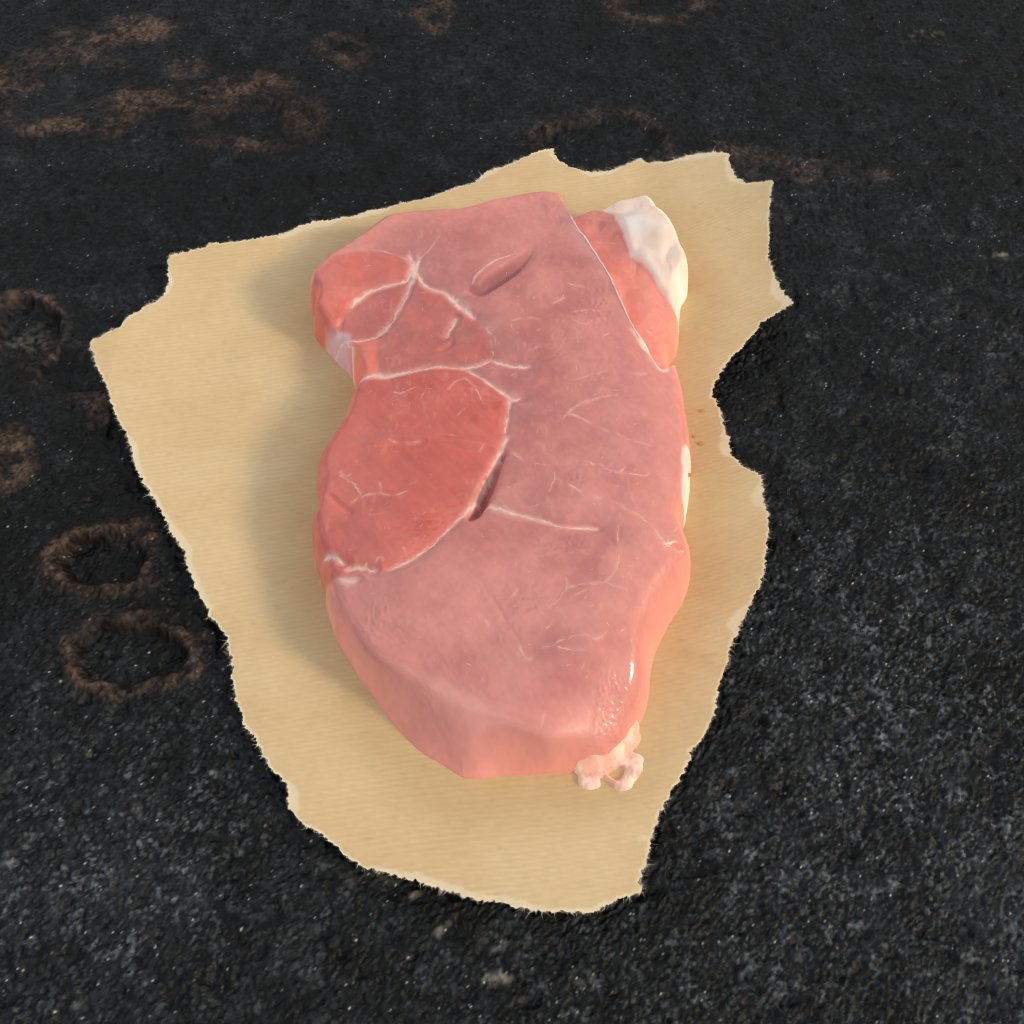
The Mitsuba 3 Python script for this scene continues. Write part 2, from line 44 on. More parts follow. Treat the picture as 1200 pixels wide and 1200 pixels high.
RINGS = [([(-95.54,-12.64),(-95.39,-15.28),(-96.19,-17.82),(-97.89,-20.08),(-100.36,-21.93),(-103.43,-23.24),(-106.91,-23.93),(-110.55,-23.96),(-114.14,-23.33),(-117.43,-22.08),(-120.2,-20.29),(-122.28,-18.06),(-123.51,-15.54),(-123.8,-12.9),(-123.11,-10.32),(-121.49,-7.98),(-119.03,-6.04),(-115.9,-4.65),(-112.31,-3.9),(-108.54,-3.87),(-104.83,-4.54),(-101.47,-5.87),(-98.68,-7.76),(-96.66,-10.07)],2.4,0.8,1.4),([(-79.91,-39.82),(-79.82,-42.53),(-80.84,-45.17),(-82.88,-47.55),(-85.8,-49.52),(-89.39,-50.96),(-93.42,-51.78),(-97.63,-51.92),(-101.74,-51.39),(-105.5,-50.2),(-108.65,-48.44),(-110.98,-46.22),(-112.32,-43.67),(-112.58,-40.96),(-111.72,-38.28),(-109.77,-35.82),(-106.87,-33.74),(-103.21,-32.2),(-99.04,-31.33),(-94.67,-31.17),(-90.4,-31.75),(-86.55,-33.02),(-83.39,-34.88),(-81.13,-37.21)],2.6,0.85,1.4),([(-135.65,65.6),(-135.81,62.38),(-136.79,59.58),(-138.51,57.4),(-140.86,55.96),(-143.69,55.35),(-146.8,55.62),(-150,56.74),(-153.09,58.64),(-155.86,61.21),(-158.12,64.3),(-159.72,67.69),(-160.54,71.16),(-160.51,74.48),(-159.61,77.4),(-157.91,79.73),(-155.51,81.28),(-152.58,81.93),(-149.33,81.65),(-146.01,80.44),(-142.84,78.4),(-140.05,75.69),(-137.83,72.5),(-136.34,69.06)],2.4,0.65,1.1),([(-114.94,45.72),(-115.52,43.47),(-117.11,41.73),(-119.6,40.6),(-122.81,40.16),(-126.54,40.43),(-130.55,41.4),(-134.58,43),(-138.36,45.14),(-141.64,47.67),(-144.2,50.44),(-145.84,53.26),(-146.45,55.94),(-145.97,58.28),(-144.42,60.11),(-141.91,61.31),(-138.6,61.78),(-134.73,61.49),(-130.58,60.46),(-126.45,58.77),(-122.63,56.54),(-119.38,53.93),(-116.92,51.13),(-115.41,48.33)],3.5,0.3,0.8),([(-66.94,165.93),(-67.2,162.08),(-68.88,158.41),(-71.85,155.17),(-75.9,152.55),(-80.76,150.74),(-86.11,149.83),(-91.59,149.88),(-96.87,150.88),(-101.59,152.79),(-105.45,155.48),(-108.18,158.77),(-109.58,162.47),(-109.55,166.33),(-108.05,170.07),(-105.18,173.45),(-101.12,176.22),(-96.15,178.16),(-90.61,179.15),(-84.9,179.09),(-79.44,178.01),(-74.61,175.97),(-70.76,173.13),(-68.15,169.7)],5,0.28,0.6),([(-54.98,203.55),(-55.33,201.95),(-56.21,200.61),(-57.56,199.64),(-59.29,199.09),(-61.29,198.99),(-63.42,199.36),(-65.54,200.17),(-67.52,201.36),(-69.2,202.87),(-70.49,204.58),(-71.29,206.39),(-71.55,208.17),(-71.23,209.8),(-70.37,211.17),(-69.01,212.17),(-67.26,212.74),(-65.22,212.84),(-63.05,212.46),(-60.9,211.63),(-58.91,210.4),(-57.23,208.87),(-55.96,207.13),(-55.2,205.32)],3,0.45,0.3),([(53.48,155.27),(52.59,150.83),(50.26,146.57),(46.65,142.79),(42.03,139.73),(36.7,137.56),(31.02,136.43),(25.34,136.39),(20.02,137.46),(15.42,139.57),(11.82,142.58),(9.48,146.33),(8.58,150.56),(9.19,155),(11.31,159.35),(14.81,163.31),(19.46,166.58),(24.95,168.92),(30.89,170.16),(36.84,170.2),(42.37,169.03),(47.08,166.75),(50.65,163.53),(52.82,159.61)],3.6,0.5,0.8),([(-138.44,189.4),(-137.9,185.42),(-138.82,181.16),(-141.11,176.91),(-144.58,172.95),(-149,169.55),(-154.06,166.91),(-159.42,165.2),(-164.75,164.53),(-169.7,164.93),(-173.96,166.37),(-177.24,168.78),(-179.33,172.01),(-180.06,175.85),(-179.38,180.05),(-177.3,184.34),(-173.95,188.42),(-169.54,191.99),(-164.37,194.81),(-158.8,196.66),(-153.23,197.39),(-148.07,196.96),(-143.7,195.39),(-140.41,192.8)],5,0.12,0.4),([(72.67,233.4),(71.84,230.57),(69.91,227.95),(67.04,225.72),(63.41,224.01),(59.28,222.94),(54.9,222.58),(50.58,222.94),(46.59,224.01),(43.2,225.72),(40.63,227.95),(39.07,230.57),(38.62,233.4),(39.34,236.25),(41.18,238.92),(44.03,241.23),(47.69,243.01),(51.92,244.13),(56.41,244.51),(60.85,244.13),(64.92,243.01),(68.34,241.23),(70.87,238.92),(72.34,236.25)],4,0.5,0.3)]
RUST = [(-142.04,17.17,7.68,10.42,1.1),(-119.32,36.01,4.46,8.66,0.8),(-141.16,217.28,16.04,8.34,1),(-155.85,210.49,15.9,8.2,1),(-167.96,200.27,15.7,9.96,1),(-179.18,187.86,13.9,9.64,0.9),(-92.38,185.43,15.4,5.78,0.9),(-107.44,183.01,13.81,5.74,0.8),(-120.33,177.26,12.19,5.66,0.8),(-136.23,172.54,12.11,7.43,0.8),(-142.2,164.2,8.98,7.27,0.7),(-161.16,161.91,14.92,5.43,0.95),(-178.12,164.2,8.98,4.56,0.7),(-76.81,168.81,5.42,10.98,0.5),(-91.39,152.91,14.74,4.42,0.5),(-118.53,195.26,9.36,5.93,0.4),(-29.87,226.87,9.09,10.65,0.75),(81.8,146.3,14.61,5.2,0.7),(103.91,137.67,25.98,6.76,0.4),(-106.76,178.22,12.2,9.4,0.5),(-77.14,-38.86,1.74,4.79,0.3),(125.56,137.67,5.77,3.39,0.5)]
PALE = [(-3.13,-121.14,3.31,1.73,1),(-22.58,-103.12,1.91,1.12,0.9),(-15.97,-111.58,1.88,1.26,0.6),(158.16,98.19,3.27,2.65,0.9),(116.7,-91.21,1.57,1.77,0.5),(-32.81,-98.96,7.72,1.52,0.25),(16.58,-120.79,5.53,3.1,0.35),(-2.82,-111.94,5.63,3.58,0.25),(-147.77,64.91,7.78,4.1,0.3),(156.37,213.08,8.94,3.11,0.5),(-69.07,-73.88,2.03,1.26,0.3)]
CRUMBS = [(54.32,31.88),(51.45,23.2),(53.1,20.58)]
RED_SPOT = (-43.25,36.72)
DOT = (46.74,3.02,10)

# ---------------------------------------------------------------- helpers
def lin(*c):
    c = np.asarray(c, float) / 255
    return np.where(c < 0.04045, c / 12.92, ((c + 0.055) / 1.055) ** 2.4)

def sm(a, b, x):
    t = np.clip((x - a) / (b - a), 0, 1)
    return t * t * (3 - 2 * t)

def mix(a, b, t):
    t = np.asarray(t)[..., None]
    return np.asarray(a) * (1 - t) + np.asarray(b) * t

def fbm2(x, y, scale, oct=3, seed=0):
    return meshkit.fbm(np.stack([x / scale, y / scale, np.full_like(x, 3.7)], -1), oct, seed=seed)

def n2(x, y, sx, sy=None, seed=0):
    return meshkit.noise(np.stack([x / sx, y / (sy or sx), np.full_like(x, 1.3)], -1), seed)

def shape(v, f, bsdf, normals, color=None):
    """A 'ply' shape from millimetres, with given vertex normals and a plan uv in metres."""
    path = meshkit.write_ply((v / 1000, f), True, v[:, :2] / 1000, color, normals)
    return {'type': 'ply', 'filename': path, 'face_normals': False, 'bsdf': {'type': 'ref', 'id': bsdf}}

def normals_of(v, f):
    return meshkit.arrays((v, f), True)[2]

def grid_faces(ny, nx):
    i = np.arange(ny * nx).reshape(ny, nx)
    a, b, c, d = i[:-1, :-1].ravel(), i[:-1, 1:].ravel(), i[1:, 1:].ravel(), i[1:, :-1].ravel()
    return np.vstack([np.stack([a, b, c], 1), np.stack([a, c, d], 1)])

def dense(line, step=0.25):
    """A polyline (x, y, ...) resampled at even steps with rounded corners."""
    p = np.asarray(line, float)
    s = np.r_[0, np.cumsum(np.hypot(*np.diff(p[:, :2], axis=0).T))]
    q = np.arange(0, s[-1], step)
    o = np.stack([np.interp(q, s, p[:, k]) for k in range(p.shape[1])], 1)
    return ndimage.gaussian_filter1d(o, 3, axis=0, mode='nearest') if len(o) > 8 else o

def thing(key, label, cat, group=None):
    labels[key] = {'label': label, 'category': cat, **({'group': group} if group else {})}

COUNT = {}
def numbered(key):
    k = COUNT[key] = COUNT.get(key, -1) + 1
    return key if k == 0 else f'{key}_{k:03d}'

# ---------------------------------------------------------------- materials
def fine_stone(p, n, uv):
    x, y = p.x * 1000, p.y * 1000
    return 0.00018 * mikit.fbm(x * 2.2, y * 2.2, p.z * 2200, octaves=3) + 0.00010 * mikit.noise(x * 7, y * 7)
scene['stone'] = {'type': 'bumpmap', 'arbitrary': mikit.proc(fine_stone, 1e-4), 'scale': 1.0,
                  'nested': {'type': 'principled', 'base_color': {'type': 'mesh_attribute', 'name': 'vertex_color'}, 'roughness': 0.42, 'specular': 0.2}}

def kraft_bump(p, n, uv):
    x, y = p.x * 1000, p.y * 1000
    w = y - 0.10 * x + 0.0016 * x * x * dr.select(x > 0, -1.0, 0.4) + 1.2 * mikit.noise(x * 0.05, y * 0.05)
    rib = dr.sin(w * (2 * math.pi / 1.45)) * (0.4 + 0.9 * mikit.noise(x * 0.09, y * 0.4))
    return 0.000032 * rib + 0.00007 * mikit.fbm(x * 0.7, w * 3.2, octaves=3) + 0.00004 * mikit.noise(x * 3, w * 6)
scene['kraft'] = {'type': 'twosided', 'bsdf': {'type': 'bumpmap', 'arbitrary': mikit.proc(kraft_bump, 2e-4), 'scale': 1.0,
                  'nested': {'type': 'principled', 'base_color': {'type': 'mesh_attribute', 'name': 'vertex_color'}, 'roughness': 0.75, 'specular': 0.25}}}
scene['pulp'] = {'type': 'twosided', 'bsdf': {'type': 'diffuse', 'reflectance': {'type': 'rgb', 'value': [0.82, 0.76, 0.62]}}}

def wet_bump(p, n, uv):
    x, y, z = p.x * 1000, p.y * 1000, p.z * 1000
    fib = mikit.fbm((x + 0.5 * y) * 1.6, (y - 0.5 * x) * 0.45, octaves=3)
    patch = mikit.smoothstep(0.42, 0.62, mikit.noise(x * 0.13, y * 0.13, 4.0))
    return 0.00003 * fib + 0.00016 * patch * mikit.noise(x * 1.3, y * 1.3, z * 1.3) + 0.00003 * mikit.noise(x * 4.1, y * 4.1, z * 4.1)
def wetness(p, n, uv):
    x, y = p.x * 1000, p.y * 1000
    m = mikit.fbm(x * 0.11, y * 0.11, 2.0, octaves=3)
    return mikit.smoothstep(0.62, 0.38, m + 0.25 * (mikit.noise(x * 1.7, y * 1.7) - 0.5)) * 0.34 + 0.08
def meat_like(rough, spec, coat):
    return {'type': 'bumpmap', 'arbitrary': mikit.proc(wet_bump, 1.5e-4), 'scale': 1.0,
            'nested': {'type': 'principled', 'base_color': {'type': 'mesh_attribute', 'name': 'vertex_color'}, 'roughness': mikit.proc(wetness) if rough is None else rough, 'specular': spec, 'clearcoat': coat, 'clearcoat_gloss': 0.93, 'flatness': 0.45}}
scene['meat'] = {'type': 'twosided', 'bsdf': meat_like(None, 0.5, 0.8)}
scene['fat'] = {'type': 'twosided', 'bsdf': meat_like(0.38, 0.4, 0.35)}

# ---------------------------------------------------------------- the slab
GSP = 0.95
g0 = np.stack(np.meshgrid(np.arange(-210, 211, GSP), np.arange(-140, 246, GSP)), -1).reshape(-1, 2)
g0 = g0 + np.random.default_rng(11).uniform(-0.48, 0.48, g0.shape) * GSP
GT, GRND = cKDTree(g0), np.random.default_rng(12).normal(0, 1, (len(g0), 4))
def grains(x, y):
    """Crystal grains of the stone: the height of each grain's own tilted face, and a random number of it in 0..1."""
    q = np.stack([x.ravel(), y.ravel()], 1)
    d, k = GT.query(q)
    o = q - g0[k]
    t = np.clip(0.34 * GRND[k, 0] * o[:, 0] + 0.34 * GRND[k, 1] * o[:, 1] + 0.22 * GRND[k, 2], -0.6, 0.6)
    near = d < 2.5
    return np.where(near, t, 0).reshape(x.shape), np.where(near, 0.5 + 0.5 * np.tanh(GRND[k, 3] * 0.9), 0.5).reshape(x.shape)
RUST_RGB, PALE_RGB = lin(92, 74, 63), lin(190, 190, 170)
def ring_curve(r, step=0.6):
    return dense(list(r) + [r[0]], step)
def slab_height(x, y):
    """(height, rust 0..1, pale 0..1, grain 0..1)"""
    wx = x + 6 * (fbm2(x, y, 12, 4, 5) - 0.5) * 2
    wy = y + 6 * (fbm2(x, y, 12, 4, 9) - 0.5) * 2
    h = 1.6 * (fbm2(x, y, 60, 3, 1) - 0.5) + 1.1 * (fbm2(x, y, 8, 3, 2) - 0.5)
    g1, g2 = n2(x, y, 1.15, seed=21), n2(x, y, 0.62, seed=22)
    ragged = n2(x, y, 2.1, seed=23)
    grain = 0.45 * g1 + 0.35 * g2 + 0.2 * ragged
    h += 0.55 * (g1 - 0.5) + 0.35 * (g2 - 0.5) + 0.45 * (ragged - 0.5)
    tilt, gr = grains(x, y)
    rough = 0.45 + 0.55 * sm(120, -60, y)
    h += tilt * 0.8 * rough - 0.9 * sm(0.62, 0.85, n2(x, y, 4.6, seed=33)) - 0.5 * sm(0.7, 0.9, n2(x, y, 2.4, seed=34))
    grain = 0.45 * gr + 0.3 * g1 + 0.25 * ragged
    rust = np.zeros_like(x)
    broken = sm(0.38, 0.60, 0.6 * fbm2(x, y, 9, 3, 31) + 0.4 * fbm2(x, y, 2.5, 2, 32))
    for pts, w, s, dep in RINGS:
        c = ring_curve(pts)
        lo, hi = c.min(0) - 30, c.max(0) + 30
        k = np.nonzero((x > lo[0]) & (x < hi[0]) & (y > lo[1]) & (y < hi[1]))
        if not len(k[0]): continue
        q = np.stack([wx[k], wy[k]], 1)
        dist = cKDTree(c).query(q)[0]
        inside = shapely.contains_xy(Polygon(c), q[:, 0], q[:, 1])
        sd = np.where(inside, -dist, dist)
        band = np.exp(-(sd / w) ** 2 * 1.4)
        rust[k] = np.maximum(rust[k], 1.05 * s * band * (0.15 + 0.95 * broken[k]))
        h[k] += dep * (0.8 * band * (0.4 + 0.9 * broken[k]) - 2.2 * sm(-0.3 * w, -1.5 * w, sd))
    for cx, cy, rx, ry, s in RUST:
        d = np.hypot((wx - cx) / rx, (wy - cy) / ry)
        rust = np.maximum(rust, s * sm(1.25, 0.5, d) * (0.12 + 0.95 * broken))
    pale = np.zeros_like(x)
    for cx, cy, rx, ry, s in PALE:
        d = np.hypot((wx - cx) / rx, (wy - cy) / ry)
        pale = np.maximum(pale, s * sm(1.2, 0.3, d) * sm(0.35, 0.7, 0.5 * g1 + 0.5 * ragged))
    return h - 1.0, rust, pale, grain

def slab_color(x, y, rust, pale, grain):
    big = fbm2(x, y, 55, 4, 41)
    mid = fbm2(x, y, 9, 3, 42)
    spot = n2(x, y, 0.55, seed=43)
    worn = 0.9 * np.exp(-((x - 95) / 60) ** 2 - ((y + 80) / 70) ** 2) + 0.8 * np.exp(-((x + 90) / 45) ** 2 - ((y + 95) / 45) ** 2) + 0.5 * np.exp(-((x - 20) / 40) ** 2 - ((y + 125) / 18) ** 2) + 0.25 * np.exp(-((x - 140) / 80) ** 2 - ((y - 60) / 120) ** 2)
    k = sm(0.36, 0.82, 0.28 * big + 0.32 * mid + 0.40 * grain + 0.13 * worn)
    c = mix([0.0016, 0.0022, 0.0026], [0.024, 0.030, 0.036], k ** 1.7)
    clump = n2(x, y, 3.2, seed=44)
    c = mix(c, [0.27, 0.325, 0.37], sm(0.52, 0.92, 0.35 * spot + 0.4 * grain + 0.25 * clump) * sm(0.35, 0.62, mid * 0.5 + worn * 0.35 + clump * 0.2) * (0.22 + 0.78 * np.clip(worn, 0, 1)))
    speck = np.random.default_rng(3).random(x.shape)
    c = mix(c, [0.62, 0.64, 0.66], sm(0.994 + 0.003 * sm(-20, 90, y), 1.0, speck) * sm(0.40, 0.7, 0.5 * mid + 0.5 * grain + 0.15 * worn) * 0.9)  # bright mineral specks, the sparkle of the crystals painted into the colour
    brown = mix(RUST_RGB * 0.30, RUST_RGB * 1.7, sm(0.3, 0.75, 0.35 * mid + 0.3 * spot + 0.35 * grain))
    c = mix(c, brown, np.clip(rust * (0.25 + 1.0 * grain), 0, 0.92))
    return mix(c, PALE_RGB * 0.6, pale * 0.7)

xs, ys = np.arange(-206, 206.1, 0.4), np.arange(-136, 242.1, 0.4)
X, Y = np.meshgrid(xs, ys)
h, rust, pale, grain = slab_height(X, Y)
V = np.stack([X, Y, h], -1).reshape(-1, 3)
F = grid_faces(*X.shape)
scene['stone_slab__worked_face'] = shape(V, F, 'stone', normals_of(V, F), slab_color(X, Y, rust, pale, grain).reshape(-1, 3))
# the same stone going on around, coarser
def patch(x0, x1, y0, y1, step):
    x, y = np.meshgrid(np.linspace(x0, x1, max(2, int((x1 - x0) / step))), np.linspace(y0, y1, max(2, int((y1 - y0) / step))))
    hh, r_, p_, g_ = slab_height(x, y)
    v = np.stack([x, y, hh], -1).reshape(-1, 3)
    return v, grid_faces(*x.shape), slab_color(x, y, r_, p_, g_).reshape(-1, 3)
parts, at = [], 0
for box in ((-700, -206, -600, 900), (206, 700, -600, 900), (-206, 206, -600, -136), (-206, 206, 242, 900)):
    v, f, c = patch(*box, 3.0)
    parts.append((v, f + at, c)); at += len(v)
V, F, Cc = np.vstack([p[0] for p in parts]), np.vstack([p[1] for p in parts]), np.vstack([p[2] for p in parts])
scene['stone_slab'] = shape(V, F, 'stone', normals_of(V, F), Cc)
labels['stone_slab'] = {'label': 'rough black stone slab with rusty brown rings and patches', 'kind': 'structure'}

# ---------------------------------------------------------------- the torn paper
def paper_height(x, y):
    R, L, B, U = np.clip((x - 40) / 50, 0, 1) * np.clip((y + 110) / 50, 0, 1), np.clip((-x - 72) / 45, 0, 1), np.clip((-y - 88) / 30, 0, 1), np.clip((y - 120) / 40, 0, 1)
    far = sm(5, 30, EDGE_FAR(x, y))
    wave = 1.7 * (n2(x, y, 38, seed=51) - 0.5) + 0.35 * (n2(x, y, 13, seed=52) - 0.5)
    z = 1.6 + 12 * R ** 1.4 + 3 * L ** 1.5 + 2.5 * B ** 1.5 + 2 * U ** 1.5 + wave * far
    z = z + 1.8 * np.exp(-(((x - 22) * 0.8 + (y + 121) * 0.6) / 2.2) ** 2 - (((x - 22) * -0.6 + (y + 121) * 0.8) / 7) ** 2)   # the crumpled bottom corner
    return z + 1.5 * np.exp(-(((x - 52) * 0.5 + (y + 48) * 0.87) / 2.5) ** 2 - (((x - 52) * 0.87 - (y + 48) * 0.5) / 9) ** 2)   # a crease by the fat
OUT = np.array(OUTLINE)
steak_poly = Polygon(dense(list(OUT) + [OUT[0]], 0.3)[:, :2]).buffer(0)
tree_out = cKDTree(dense(list(OUT) + [OUT[0]], 0.3)[:, :2])
def EDGE_FAR(x, y):
    q = np.stack([x, y], -1).reshape(-1, 2)
    d = tree_out.query(q)[0]
    return np.where(shapely.contains_xy(steak_poly, q[:, 0], q[:, 1]), 0, d).reshape(x.shape)

edge = dense(list(PAPER) + [PAPER[0]], 0.22)[:-1]
tang = np.roll(edge, -1, 0) - np.roll(edge, 1, 0)
tang /= np.linalg.norm(tang, axis=1, keepdims=True) + 1e-9
if Polygon(edge).exterior.is_ccw: nout = np.stack([tang[:, 1], -tang[:, 0]], 1)
else: nout = np.stack([-tang[:, 1], tang[:, 0]], 1)
s = np.arange(len(edge)) * 0.22
rag = 0.9 * (n2(s, s * 0, 4.5, 1, 61) - 0.5) + 0.75 * (n2(s, s * 0, 1.3, 1, 62) - 0.5) + 0.9 * (n2(s, s * 0, 0.5, 1, 63) - 0.5)
edge = edge + nout * rag[:, None]
paper_poly = Polygon(edge).buffer(0)
if paper_poly.geom_type != 'Polygon': paper_poly = max(paper_poly.geoms, key=lambda g: g.area)
edge = np.array(paper_poly.exterior.coords)[:-1]
etree = cKDTree(edge)
gx, gy = np.meshgrid(np.arange(-135, 115, 0.6), np.arange(-130, 180, 0.6))
near = np.vstack([edge + rng.normal(0, r * 0.7, edge.shape) for r in (0.5, 0.9, 1.4, 2.0, 2.6)])
pts = np.vstack([np.stack([gx.ravel(), gy.ravel()], 1), near])
pts = pts[shapely.contains_xy(paper_poly, pts[:, 0], pts[:, 1])]
pts = pts[etree.query(pts)[0] > 0.16]
P2 = np.vstack([edge, pts])
tri = Delaunay(P2).simplices
cen = P2[tri].mean(1)
tri = tri[shapely.contains_xy(paper_poly, cen[:, 0], cen[:, 1])]
ar = np.cross(P2[tri[:, 1]] - P2[tri[:, 0]], P2[tri[:, 2]] - P2[tri[:, 0]])
tri = np.where((ar < 0)[:, None], tri[:, ::-1], tri)[np.abs(ar) > 1e-6]
dist = etree.query(P2)[0]
band_w = 0.15 + 3.0 * sm(0.5, 0.85, n2(P2[:, 0], P2[:, 1], 9, seed=64)) + 0.8 * n2(P2[:, 0], P2[:, 1], 1.6, seed=65)
bare = sm(1.0, 0.55, dist / band_w)                       # where the brown face has torn off and the pulp shows
thick = 0.16 - 0.09 * bare
Z = paper_height(P2[:, 0], P2[:, 1])
topv = np.c_[P2, Z + thick + 0.05 * bare * (n2(P2[:, 0], P2[:, 1], 0.5, seed=66) - 0.5)]
botv = np.c_[P2, Z]
face = mix(lin(226, 203, 161) * 0.95, lin(222, 196, 152) * 0.95, sm(0.3, 0.7, fbm2(P2[:, 0], P2[:, 1] * 1.3, 16, 3, 67)))
wv = P2[:, 1] - 0.10 * P2[:, 0] + 0.0016 * P2[:, 0] ** 2 * np.where(P2[:, 0] > 0, -1.0, 0.4) + 1.2 * n2(P2[:, 0], P2[:, 1], 20, seed=70)
face = face * (1 + 0.075 * np.sin(wv * 2 * np.pi / 1.45) * n2(P2[:, 0], P2[:, 1], 9, 2.5, 71))[:, None]  # shading of the rib relief painted in as faint stripes
near_meat = sm(20, 3, EDGE_FAR(P2[:, 0], P2[:, 1]) + 7 * (fbm2(P2[:, 0], P2[:, 1], 11, 3, 72) - 0.5))     # paper darker and browner towards the meat
face = face * (1 - near_meat[:, None] * np.array([0.15, 0.18, 0.24]))
dash = sm(0.80, 0.95, n2(P2[:, 0] * 0.8 + P2[:, 1] * 0.2, P2[:, 1], 2.6, 0.8, 69))
face = mix(face, lin(190, 150, 105), 0.35 * dash)
face = face * (0.95 + 0.10 * n2(P2[:, 0], P2[:, 1] * 3, 1.5, seed=68))[:, None]
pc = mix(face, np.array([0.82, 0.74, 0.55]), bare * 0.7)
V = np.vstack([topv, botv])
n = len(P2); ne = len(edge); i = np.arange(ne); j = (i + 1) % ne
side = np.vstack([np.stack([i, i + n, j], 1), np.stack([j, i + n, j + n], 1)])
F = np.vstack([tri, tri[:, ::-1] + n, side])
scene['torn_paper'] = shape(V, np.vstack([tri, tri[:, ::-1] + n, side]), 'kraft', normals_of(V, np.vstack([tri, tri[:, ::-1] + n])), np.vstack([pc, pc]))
thing('torn_paper', 'ragged torn piece of tan kraft paper lying under the raw meat', 'paper')
# loose pulp fibres along the tear: thin three-sided hairs
fv, ff = [], []
nf = 8000
pick = rng.integers(0, ne, nf)
et = np.roll(edge, -1, 0) - np.roll(edge, 1, 0); et /= np.linalg.norm(et, axis=1, keepdims=True) + 1e-9
en = np.stack([et[:, 1], -et[:, 0]], 1) * (1 if Polygon(edge).exterior.is_ccw else -1)
clump = n2(np.arange(ne) * 0.22, np.zeros(ne), 6, 1, 71)
for k in pick:
    L = rng.gamma(2.2, 0.22) * (0.4 + 1.5 * clump[k])
    dirn = en[k] + et[k] * rng.normal(0, 0.8); dirn /= np.linalg.norm(dirn)
    b0 = edge[k] - en[k] * rng.uniform(0.05, 0.5)
    z0 = float(paper_height(b0[None, :1], b0[None, 1:])[0, 0]) + 0.1 if False else None
    bend = rng.normal(0, 0.5); lift = rng.normal(0.05, 0.22)
    perp = np.array([-dirn[1], dirn[0]]); r0 = rng.uniform(0.025, 0.06)
    base = len(fv) * 6
    ring = []
    for tt, rr in ((0, 1.0), (0.5, 0.8)):
        c = b0 + dirn * L * tt + perp * bend * L * tt * tt
        ring.append((c, lift * L * tt, r0 * rr))
    tip = b0 + dirn * L + perp * bend * L
    fv.append((ring, tip, lift * L, perp))
bases = np.array([q[0][0][0] for q in fv])
zb = paper_height(bases[:, 0], bases[:, 1]) + 0.10
VV = np.zeros((nf, 7, 3))
for q, (ring, tip, tz, perp) in enumerate(fv):
    for m, (c, dz, rr) in enumerate(ring):
        for t3 in range(3):
            an = t3 * 2.0944
            VV[q, m * 3 + t3] = (c[0] + perp[0] * rr * math.cos(an), c[1] + perp[1] * rr * math.cos(an), zb[q] + dz + rr * math.sin(an))
    VV[q, 6] = (tip[0], tip[1], zb[q] + tz)
local = np.array([[0, 1, 4], [0, 4, 3], [1, 2, 5], [1, 5, 4], [2, 0, 3], [2, 3, 5], [3, 4, 6], [4, 5, 6], [5, 3, 6]])
scene['torn_paper__fibre_fringe'] = mikit.ply((VV.reshape(-1, 3) / 1000, (local[None] + 7 * np.arange(nf)[:, None, None]).reshape(-1, 3)), 'pulp')
labels['torn_paper__fibre_fringe'] = {'label': 'pale fibres standing out along the tear', 'kind': 'stuff'}

# ---------------------------------------------------------------- the raw steak: one sculpted surface, cut into its muscles and fat
BASE, STEP = 1.6, 0.3
x0, x1, y0, y1 = -66, 59, -81, 121
xs, ys = np.arange(x0, x1, STEP), np.arange(y0, y1, STEP)
X, Y = np.meshgrid(xs, ys)
Q = np.stack([X.ravel(), Y.ravel()], 1)
ring = dense(list(OUT) + [OUT[0]], 0.25)
rt = cKDTree(ring[:, :2])
wig = 0.8
dist, idx = rt.query(Q)
inside = shapely.contains_xy(Polygon(ring[:, :2]).buffer(0), Q[:, 0], Q[:, 1])
sd = np.where(inside, dist, -dist).reshape(X.shape)
sd = sd + 0.7 * (fbm2(X, Y, 6, 2, 81) - 0.5) * sm(12, 2, np.abs(sd))
sd = ndimage.gaussian_filter(sd, 1.2)
W = 0.9 * ndimage.gaussian_filter(ring[idx, 2].reshape(X.shape), 16)

def poly_mask(p, blur=1.6, wob=0.7, seed=0):
    c = dense(list(p) + [p[0]], 0.3)
    wx = X + wob * (fbm2(X, Y, 3.5, 3, 90 + seed) - 0.5) * 2
    wy = Y + wob * (fbm2(X, Y, 3.5, 3, 190 + seed) - 0.5) * 2
    m = shapely.contains_xy(Polygon(c[:, :2]).buffer(0), wx.ravel(), wy.ravel()).reshape(X.shape)
    return m, ndimage.gaussian_filter(m.astype(float), blur)

coarse = (slice(None, None, 6), slice(None, None, 6))
def field(ctl):
    c = np.array(ctl)
    r = RBFInterpolator(c[:, :2], c[:, 2], smoothing=3, kernel='thin_plate_spline')
    g = r(np.stack([X[coarse].ravel(), Y[coarse].ravel()], 1)).reshape(X[coarse].shape)
    yy, xx = np.meshgrid(np.arange(X.shape[0]) / 6, np.arange(X.shape[1]) / 6, indexing='ij')
    return np.clip(ndimage.map_coordinates(g, [yy, xx], order=1, mode='nearest'), 5, 26)
Hm, Hf = field(MAIN_H), field(FLAP_H)
masks = {k: poly_mask(v, 0.8 if k in ('fat_cap', 'edge_fat') else 1.6, 0.45 if k == 'flap_muscle' else 0.8, seed=i) for i, (k, v) in enumerate(REGIONS.items())}
flap = ndimage.gaussian_filter(masks['flap_area'][0].astype(float), 2.2)

